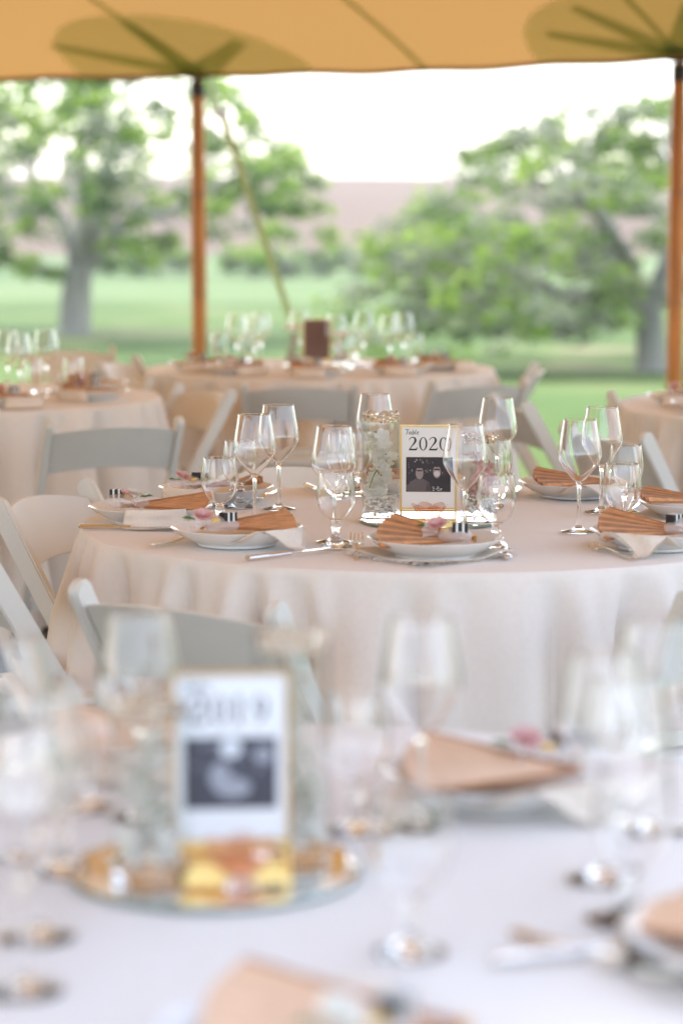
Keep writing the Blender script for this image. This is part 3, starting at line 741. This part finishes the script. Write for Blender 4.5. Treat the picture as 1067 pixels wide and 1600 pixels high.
setting_at(235, 815, 'leftmost on the 2020 table', fan=fan_q, fan_dir=-8, fan_off=(-.06, .0), nap_dir=-80, favk=2, fav_off=(-.062, -.01), fav_rot=150, tilt=(R(13), R(-4)))
setting_at(338, 783, 'at the back left of the 2020 table', fan=fan_p, fan_dir=8, fan_off=(-.08, -.02), nap_dir=-120, favk=1, fav_off=(-.055, -.03), fav_rot=60)
setting_at(640, 768, 'behind the tall vase and 2020 sign', fan_dir=182, favk=0)
setting_at(898, 775, 'at the back right of the 2020 table', fan_dir=185, fan_off=(.09, 0), nap_dir=-70, flat='corner', favk=0, tilt=(R(-9), R(-3)))
setting_at(1092, 808, 'cut by the right edge of the 2020 table', fan_dir=172, fan_off=(.06, -.01), nap_dir=60, flat=(-.02, -.02, 1.15), favk=0)
setting_at(1026, 855, 'at the front right of the 2020 table', fan_dir=172, fan_off=(.07, -.02), nap_dir=-118, flat='corner', favk=1, fav_off=(.045, -.035), fav_rot=200, tilt=(R(-13), R(-4)))
cutlery(fork_p, (557, 889), (557, 848), 'small upright looking fork at the front edge between two plates', 'silver forks', 1.18).rotation_euler[0] = R(9)
cutlery(knife_p, (386, 877), (522, 860), 'table knife slanting right of the front left plate', 'silver table knives')
cutlery(knife_p, (146, 827), (270, 828), 'table knife lying in front of the leftmost plate', 'silver table knives')
cutlery(knife_p, (802, 893), (775, 836), 'table knife with bright handle right of the nearest plate', 'silver table knives')
cutlery(fork_p, (1016, 882), (905, 850), 'fork lying on the cloth left of the front right plate', 'silver forks')
cutlery(fork_p, (236, 856), (330, 838), 'fork whose handle tip shows left of the front left plate', 'silver forks')
cutlery(knife_p, (476, 760), (520, 778), 'table knife at the back edge left of the flower vase', 'silver table knives')
cutlery(fork_p, (441, 766), (395, 785), 'fork at the back left behind the wine glasses', 'silver forks')
cutlery(knife_p, (812, 764), (790, 785), 'table knife left of the back right plate', 'silver table knives')
cutlery(knife_p, (1012, 780), (985, 800), 'table knife behind the right goblets', 'silver table knives')

# ------------------------------------------------------------------ centrepiece
def mirror_build():
    t = thing('mirror_plate', '', 'mirror', group='round mirror plates under the centrepieces')
    b = bmesh.new(); lathe(b, [(0, .0), (.150, .0), (.1505, .0035), (.149, .0045), (0, .0045)], 72); link('mirror_disc', b, MIRROR, t)
    b = bmesh.new(); lathe(b, [(.1506, 0), (.1525, .0), (.1525, .003), (.1506, .0042)], 72); link('bevelled_edge', b, MIREDGE, t, True)
    return t
mirror_p = Proto(mirror_build); MZ = TOP + .0046
def vase(px, d, h, seed, label, kind, z=MZ):
    rnd = random.Random(seed); p = atd(px, d, z); rad = .041
    t = thing('cylinder_vase', label, 'vase', p, 0, 'clear cylinder vases on the mirrors')
    b = bmesh.new(); th = .0022
    lathe(b, [(0, .0), (rad - .002, 0), (rad, .002), (rad, .009), (rad - .002, .011), (0, .011)], 56); link('thick_base', b, GLASS, t, True)
    b = bmesh.new(); lathe(b, [(rad, .0112), (rad, h - .003)], 64); lathe(b, [(rad - th, .0112), (rad - th, h - .003)], 64); link('glass_wall', b, THIN, t, True)
    b = bmesh.new(); lathe(b, [(rad - th, h - .003), (rad, h - .003), (rad + .0003, h - .001), (rad - th * .5, h), (rad - th - .0003, h - .001), (rad - th, h - .003)], 64); link('rim', b, GLASS, t, True)
    wr = rad - th - .0004
    # pebbles
    b = bmesh.new()
    for layer in range(4):
        for k in range(44):
            a = rnd.uniform(0, 2 * PI); r_ = (wr - .0065) * math.sqrt(rnd.uniform(.35 if k % 2 else .0, 1))
            m = Matrix.Translation((r_ * math.cos(a), r_ * math.sin(a), .017 + (layer + rnd.random()) * .0085)) @ Matrix.Rotation(rnd.uniform(0, 6), 4, 'Z') @ Matrix.Diagonal((rnd.uniform(.7, 1.1), rnd.uniform(.7, 1), rnd.uniform(.5, .8), 1))
            bmesh.ops.create_icosphere(b, subdivisions=1, radius=rnd.uniform(.0042, .0068), matrix=m)
    o = link('pebbles', b, PEBBLE, None, True); o.location = p
    tag(o, 'pale pebbles at the bottom of the ' + kind[0], 'pebbles', None, 'stuff')
    # beads floating on the water
    b = bmesh.new(); nb = 110
    for k in range(nb):
        a = rnd.uniform(0, 2 * PI); r_ = (rad - .006) * math.sqrt(rnd.random()) if k > 34 else rad - .006
        bmesh.ops.create_icosphere(b, subdivisions=2, radius=rnd.uniform(.0042, .0058), matrix=Matrix.Translation((r_ * math.cos(a), r_ * math.sin(a), h - .014 + rnd.uniform(0, .017))))
    o = link('beads', b, BEAD, None, True); o.location = p
    tag(o, 'clear beads heaped at the rim of the ' + kind[0], 'beads', None, 'stuff')
    # flower stem inside the water
    f = thing('flower_stem', kind[1], 'flower', p, rnd.uniform(0, 6) if seed > 3 else 0, 'flower stems inside the vases')
    H = h - .03
    pts = spline([(-.018, .0, .045), (-.006, .008, H * .4), (.012, .004, H * .68), (-.012, -.004, H * .97)], 6)
    b = bmesh.new(); tube(b, pts, .0014, 6); link('stem', b, STEMG, f, True)
    b = bmesh.new(); tube(b, spline([(.004, 0, H * .62), (-.014, -.012, H * .5), (-.024, -.02, H * .36)], 4), .0012, 5)
    for k in range(7):
        q = pts[rnd.randrange(4, len(pts))]; a = rnd.uniform(0, 6); L = rnd.uniform(.012, .022); dv = Vector((math.cos(a), math.sin(a), .8)) * L; sv = Vector((-math.sin(a), math.cos(a), 0)) * L * .18
        vs = [b.verts.new(v) for v in (q, q + dv * .5 + sv, q + dv, q + dv * .5 - sv)]; b.faces.new(vs)
    link('leaf', b, STEMG, f)
    n = int(kind[2] * 3)
    for k in range(n):
        q = pts[min(len(pts) - 1, int(len(pts) * (.12 + .78 * (k + .5) / n)))]
        a = rnd.uniform(0, 2 * PI); r_ = rnd.uniform(.008, .022); c = Vector((q.x + r_ * math.cos(a), q.y + r_ * math.sin(a) * .8, q.z + rnd.uniform(-.006, .006)))
        if c.xy.length > wr - .014: c.xy = c.xy * ((wr - .014) / c.xy.length)
        b = bmesh.new(); blossom_bm(b, (0, 0, 0), rnd.uniform(.012, .018), 5, rnd, None, 1)
        o = link('blossom', b, kind[3], f); o.location = c
def sign_build(px, d, rz, label, digits, scale, card, z=MZ, back=False):
    p = atd(px, d, z); t = thing('table_sign', label, 'table sign', p, rz); WD, HT, B = .121, .180, .030
    b = bmesh.new(); fr = .0035
    for sx in (-1, 1): bx(b, (sx * (WD / 2 - fr / 2), 0, B + HT / 2), (fr, .006, HT))
    for z_ in (B + fr / 2, B + HT - fr / 2): bx(b, (0, 0, z_), (WD - 2 * fr, .0058, fr))
    link('frame', b, GOLD, t)
    b = bmesh.new()
    bx(b, (0, -.024, .003), (WD, .004, .006)); bx(b, (0, .024, .003), (WD, .004, .006))
    for sx in (-1, 1): bx(b, (sx * (WD / 2 - .002), 0, .0031), (.004, .0438, .0058)); bx(b, (sx * (WD / 2 - .002), 0, .006 + (B - .006) / 2), (.004, .005, B - .006))
    bx(b, (0, -.0, B - .003), (WD - .0085, .007, .004))
    link('stand', b, GOLD, t)
    b = bmesh.new(); bx(b, (0, 0, B + HT / 2), (WD - 2 * fr - .0006, .0024, HT - 2 * fr - .0006)); link('card', b, FRAMEBACK if back else card, t)
    if back: return t
    # print lies on the face towards -Y: x right, z up
    Y0 = -.0016
    def poly(b, pts, y, mi=0): f = b.faces.new([b.verts.new((x, y, z_)) for x, z_ in pts]); f.material_index = mi; return f
    def stroke(b, pts, sx, sz, x0, z0, n=6):
        P = spline([(a, c, w_) for a, c, w_ in pts], n); L = []
        for i, q in enumerate(P):
            dv = (P[min(i + 1, len(P) - 1)] - P[max(i - 1, 0)]); dv.z = 0; dv.normalize(); nn = Vector((-dv.y, dv.x, 0)) * max(q.z, .02) / 2
            L.append((q + nn, q - nn))
        for (a1_, a2_), (b1, b2) in zip(L, L[1:]): 
            b.faces.new([b.verts.new((x0 + v.x * sx, Y0, z0 + v.y * sz)) for v in (a1_, b1, b2, a2_)])
    b = bmesh.new(); S = .031; x = -.0315 + .0045
    def ring(b, cx, cz, ro, zo, ri, zi, x0, z0, s, n=28):
        for k in range(n):
            a, c = 2 * PI * k / n, 2 * PI * (k + 1) / n
            poly(b, [(x0 + s * (cx + ro * math.cos(a)), z0 + s * (cz + zo * math.sin(a))), (x0 + s * (cx + ro * math.cos(c)), z0 + s * (cz + zo * math.sin(c))), (x0 + s * (cx + ri * math.cos(c)), z0 + s * (cz + zi * math.sin(c))), (x0 + s * (cx + ri * math.cos(a)), z0 + s * (cz + zi * math.sin(a)))], Y0)
    ZD = .156; S = .0285
    x = -.0425
    for ch in digits:
        if ch == '2':
            stroke(b, [(.04, .76, .03), (.10, .88, .05), (.24, .975, .06), (.40, .93, .10), (.46, .76, .14), (.40, .57, .12), (.24, .34, .07), (.06, .07, .06)], S * 1.12, S, x, ZD)
            poly(b, [(x + S * 1.12 * a_, ZD + S * c_) for a_, c_ in ((.0, .0), (.54, .0), (.60, .22), (.56, .22), (.50, .115), (.08, .115))], Y0)
            x += S * .755
        elif ch == '0': ring(b, .34, .49, .305, .5, .185, .455, x, ZD, S); x += S * .755
        elif ch == '1':
            poly(b, [(x + S * a_, ZD + S * c_) for a_, c_ in ((.22, .05), (.34, .05), (.34, 1), (.30, 1), (.08, .88), (.08, .85), (.22, .87))], Y0)
            poly(b, [(x + S * a_, ZD + S * c_) for a_, c_ in ((.10, .0), (.46, .0), (.46, .045), (.10, .045))], Y0); x += S * .755
        elif ch == '9':
            ring(b, .28, .66, .25, .33, .145, .29, x, ZD, S); stroke(b, [(.47, .7, .12), (.48, .5, .12), (.40, .25, .09), (.22, .06, .05), (.05, .0, .03)], S, S, x, ZD); x += S * .755
    link('number', b, INK, t)
    b = bmesh.new(); s = .0105; zt = .190; xt = -.0495
    for pts in ([(.0, .95, .06), (.2, 1.02, .12), (.5, .95, .1), (.85, 1.05, .06)], [(.5, .96, .12), (.42, .6, .14), (.30, .1, .12), (.15, .0, .06)],
                [(1.15, .5, .06), (.95, .55, .1), (.78, .3, .13), (.82, .04, .1), (1.0, .1, .06), (1.15, .5, .12), (1.1, .1, .12), (1.25, .05, .05)],
                [(1.62, 1.05, .06), (1.52, .6, .12), (1.42, .05, .12), (1.6, .0, .09), (1.8, .3, .12), (1.7, .52, .09), (1.5, .4, .05)],
                [(2.2, 1.05, .06), (2.08, .6, .12), (2.0, .1, .12), (2.14, .03, .05)],
                [(2.38, .3, .05), (2.68, .4, .08), (2.7, .55, .09), (2.5, .5, .11), (2.38, .2, .13), (2.5, .02, .1), (2.8, .12, .05)]):
        stroke(b, pts, s, s, xt, zt, 4)
    link('word', b, INK, t)
    # the photograph
    b = bmesh.new(); x0, x1, z0, z1 = -.0475, .0475, .067, .1415
    H_ = z1 - z0; Wd = x1 - x0
    def P_(pts): return [(x0 + Wd * a_, z0 + H_ * c_) for a_, c_ in pts]
    def ell(cx, cz, rx, rz_, n=16): return P_([(cx + rx * math.cos(2 * PI * k / n), cz + rz_ * math.sin(2 * PI * k / n)) for k in range(n)])
    rnd = random.Random(5)
    poly(b, P_([(0, 0), (1, 0), (1, 1), (0, 1)]), Y0, 0)
    for k in range(90):
        cx, cz = rnd.uniform(.05, .95), rnd.uniform(.45, .95); rx = rnd.uniform(.006, .028)
        poly(b, ell(cx, cz, rx, rx * rnd.uniform(.4, 1.5), 6), Y0 - .0001, 1 if k % 3 else 2)
    if scale == 1:
        for cx, cz, k in ((.30, .56, 0), (.69, .60, 1)):
            poly(b, P_([(max(0, cx - .26), 0), (min(1, cx + .27), 0), (min(1, cx + .22), .28), (cx + .08, .38), (cx - .08, .38), (max(0.01, cx - .22), .28)]), Y0 - .0003, 1 - k)
            poly(b, ell(cx, cz + .03, .125, .25), Y0 - .0004, 0)
            poly(b, ell(cx, cz - .02, .088, .185), Y0 - .0005, 2)
            poly(b, ell(cx, cz + .20, .10, .085), Y0 - .0006, 0)
            poly(b, ell(cx, cz + .05, .075, .022), Y0 - .0007, 0)
            poly(b, ell(cx, cz - .075, .07, .085), Y0 - .0008, 3 if k else 2)
        poly(b, P_([(0, .02), (.28, .12), (.42, .3), (.36, .36), (.2, .24), (0, .2)]), Y0 - .0009, 1)
        for k in range(9): poly(b, ell(.70 + rnd.uniform(-.1, .1), .1 + rnd.uniform(-.06, .08), .03, .012, 5), Y0 - .0006, 3)
    else:
        poly(b, ell(.38, .45, .12, .2), Y0 - .0004, 2); poly(b, ell(.52, .3, .2, .15), Y0 - .0005, 2); poly(b, ell(.5, .85, .12, .14), Y0 - .0005, 3); poly(b, ell(.85, .75, .1, .12), Y0 - .0005, 2)
    ms = PRINT if scale == 1 else PRINT2
    link('photograph', b, ms, t)
    return t
PRINT = [mat('print_black', (.035, .025, .028), .35), mat('print_dark_grey', (.13, .095, .09), .35), mat('print_grey', (.32, .25, .23), .35), mat('print_pale', (.62, .56, .52), .35)]
PRINT2 = [mat('print_blue_black', (.07, .07, .09), .35), mat('print_blue_dark', (.14, .14, .17), .35), mat('print_blue_grey', (.36, .37, .42), .35), mat('print_blue_pale', (.7, .72, .76), .35)]
def lotus_build():
    t = thing('votive_bowl', '', 'votive bowl', group='petal shaped glass votive bowls')
    def f(s, q):
        a = 2 * PI * s; pet = abs(math.sin(a * 3)) ** .5
        r_ = .006 + (.026 + .006 * pet) * q ** .8; z = .010 + (.026 + .010 * pet) * q ** 1.5
        return (r_ * math.cos(a), r_ * math.sin(a), z)
    o = grid('petal_bowl', 96, 8, f, PINKTHIN, t)
    b = bmesh.new(); tube(b, [f(k / 96, 1) for k in range(97)], .0007, 6); link('rim', b, PINKGLASS, t, True)
    for k in range(6):
        b = bmesh.new(); tube(b, [f(k / 6, q / 6) for q in range(7)], .0006, 5); link('rib', b, PINKGLASS, t, True)
    b = bmesh.new(); lathe(b, [(0, 0), (.017, 0), (.017, .002), (.009, .007), (.010, .012), (0, .0125)], 30); link('foot', b, PINKGLASS, t, True)
    return t
lotus_p = Proto(lotus_build)
def centre(c, d, px, spec):
    mirror_p.place((c.x - .003, c.y, TOP), 0, spec)
mirror_p.place((*(atd(673, 5.2, 0).xy), TOP), 0, 'round mirror plate under the 2020 sign and vases')
vase(595, 5.19, .228, 1, 'tall clear vase of white blossoms left of the 2020 sign', ('tall vase left of the 2020 sign', 'white blossom stem standing in the tall vase left of the 2020 sign', 15, PETAL))
vase(750, 5.22, .180, 2, 'short clear vase of pink blossoms right of the 2020 sign', ('short vase right of the 2020 sign', 'pink blossom stem in the short vase right of the 2020 sign', 9, PINKPETAL))
sign_build(670, 5.13, R(-3), 'gold framed table sign reading Table 2020 above a dark photograph', '2020', 1, CARD)
lotus_p.place(atd(672, 5.085, MZ), .3, 'petal shaped pink glass votive in front of the 2020 sign')
# nearest table
mirror_p.place((*(atd(332, 2.45, 0).xy), TOP), 0, 'round mirror plate on the nearest table')
vase(455, 2.50, .236, 5, 'tall blurred vase right of the 2019 sign', ('tall vase right of the 2019 sign', 'white blossom stem in the tall vase right of the 2019 sign', 12, PETAL))
vase(228, 2.42, .180, 6, 'short blurred vase left of the 2019 sign', ('short vase left of the 2019 sign', 'pale blossom stem in the short vase left of the 2019 sign', 10, PETAL))
sign_build(357, 2.43, R(4), 'blurred white table sign reading Table 2019 above a dark photograph', '2019', 2, CARDW)
lotus_p.place(atd(372, 2.375, MZ), 0, 'blurred glass votive in front of the 2019 sign')
for px, d, lb in ((213, 2.68, 'blurred wine glass in front of the left end of the near grey chair back'), (660, 2.64, 'blurred wine glass in the middle of the nearest table'), (950, 2.42, 'large blurred wine glass at the right of the nearest table'),
                  (45, 2.22, 'blurred wine glass at the left edge of the nearest table'), (985, 2.28, 'very blurred wine glass just right of the large one'), (5, 2.5, 'blurred wine glass touching the left edge behind the nearest one'), (20, 2.06, 'frontmost blurred wine glass in the lower left corner'), (1035, 2.62, 'blurred wine glass at the right edge behind the large one')): wine(px, d, lb)
for px, d, lb in ((122, 2.72, 'blurred goblet between the two left wine glasses of the nearest table'), (556, 2.62, 'blurred goblet between the tall vase and the middle wine glass'), (645, 2.17, 'frontmost blurred goblet standing alone on the near white cloth'),
                  (1000, 2.26, 'blurred goblet in front of the large right wine glass'), (85, 2.45, 'blurred goblet left of the nearest mirror')): gob(px, d, lb)
for ang, rad0, where, kw in ((45, .44, 'at the far right of the nearest table', dict(fan_dir=178, fan_off=(.10, 0), nap_dir=-60, flat='corner', favk=1, fav_off=(.07, .05), fav_rot=20)),
                       (100, .53, 'at the far left of the nearest table', dict(fan_dir=200, nap_dir=-100, favk=0)),
                       (-33, .62, 'at the lower right of the nearest table', dict(fan_dir=120, nap_dir=150, favk=1, fav_off=(-.0, .0), fav_rot=20)),
                       (-80, .62, 'at the very bottom of the view', dict(fan_dir=178, fan_off=(.12, .02), nap_dir=90, favk=2, fav_off=(.05, -.01), fav_rot=40)),
                       (143, .53, 'at the left edge of the nearest table', dict(fan_dir=-20, nap_dir=-60, favk=3))):
    kw.setdefault('fan', fan_w); kw.setdefault('tilt', (R(-7 if 90 < kw['fan_dir'] < 270 else 7), R(-3)))
    setting(T0, ang, rad0, None, where=where, **kw)
cutlery(knife_p, (880, 1462), (1020, 1450), 'blurred knife on the near cloth at the lower right', 'silver table knives')
cutlery(fork_p, (870, 1445), (1000, 1478), 'blurred fork crossing the knife at the lower right', 'silver forks')
for o in list(COL.objects):        # the ground dips a little here, so this whole table stands 2 cm lower
    if o.parent is None and 1 < o.location.y < 3.45: o.location.z -= .022
# farthest table
NR = ['first', 'second', 'third', 'fourth', 'fifth', 'sixth', 'seventh', 'eighth']
for i, (px, d) in enumerate(((370, 10.6), (398, 10.35), (408, 10.75), (468, 11.0), (525, 10.5), (568, 10.75), (609, 10.45), (630, 10.7))): wine(px, d, NR[i] + ' wine glass from the left on the farthest table')
for i, (px, d) in enumerate(((343, 10.45), (388, 10.5), (540, 10.3), (556, 10.9), (648, 10.5))): gob(px, d, NR[i] + ' goblet from the left on the farthest table')
mirror_p.place((T2.x, T2.y, TOP), 0, 'round mirror plate on the farthest table')
vase(458, 10.6, .180, 8, 'clear vase left of the brown sign back on the farthest table', ('vase on the farthest table left of the sign', 'white blossom stem in the left vase of the farthest table', 7, PETAL))
vase(532, 10.62, .15, 9, 'clear vase right of the brown sign back on the farthest table', ('vase on the farthest table right of the sign', 'white blossom stem in the right vase of the farthest table', 6, PETAL))
sign_build(495, 10.6, R(186), 'brown backed table sign seen between the vases on the farthest table', '', 1, CARD, back=True)
for ang, where, kw in ((200, 'at the left end of the farthest table', dict(fan_dir=0, nap_dir=-90)), (232, 'front left on the farthest table', dict(fan_dir=10, nap_dir=-60)), (268, 'front middle of the farthest table', dict(fan_dir=175, nap_dir=-100, favk=2)),
                       (308, 'front right on the farthest table', dict(fan_dir=170, nap_dir=-90)), (345, 'at the right end of the farthest table', dict(fan_dir=180, nap_dir=-40, favk=2))):
    kw.setdefault('favk', 1); setting(T2, ang, .55, None, where=where, **kw)
# left table and right table
for px, d, lb in ((12, 9.05, 'blurred wine glass cut by the left edge on the left table'), (30, 8.8, 'wine glass between two others on the left table'), (73, 9.1, 'rightmost wine glass on the left table')): wine(px, d, lb)
for px, d, lb in ((52, 8.62, 'left goblet on the left table'), (115, 8.75, 'right goblet on the left table')): gob(px, d, lb)
for ang, where, kw in ((-60, 'at the front of the left table', dict(fan_dir=175, nap_dir=-60)), (-17, 'at the right end of the left table', dict(fan_dir=185, nap_dir=-120, favk=1)), (28, 'at the back right of the left table', dict(fan_dir=200, nap_dir=200))):
    kw.setdefault('favk', 3); setting(T3, ang, .55, None, where=where, **kw)
for ang, where, kw in ((205, 'at the front of the right edge table', dict(fan_dir=0, nap_dir=-90)), (168, 'at the left end of the right edge table', dict(fan_dir=-10, nap_dir=-100, favk=3))):
    kw.setdefault('favk', 2); setting(T4, ang, .55, None, where=where, **kw)

# ------------------------------------------------------------------ air
b = bmesh.new(); bx(b, (0, 700, 6), (4200, 1900, 22))  # haze volume added to lift the trees and pale the distance
hz = bpy.data.materials.new('added_haze'); hz.use_nodes = True; t = hz.node_tree; t.nodes.clear()
pv = t.nodes.new('ShaderNodeVolumePrincipled'); pv.inputs['Color'].default_value = (.96, .96, .96, 1); pv.inputs['Density'].default_value = .0008; pv.inputs['Anisotropy'].default_value = 0
mo = t.nodes.new('ShaderNodeOutputMaterial'); t.links.new(pv.outputs[0], mo.inputs['Volume'])
hazeo = link('haze', b, hz, kind='stuff'); tag(hazeo, 'thin pale haze added to lighten the trees, lawn and hill', 'haze', None, 'stuff')
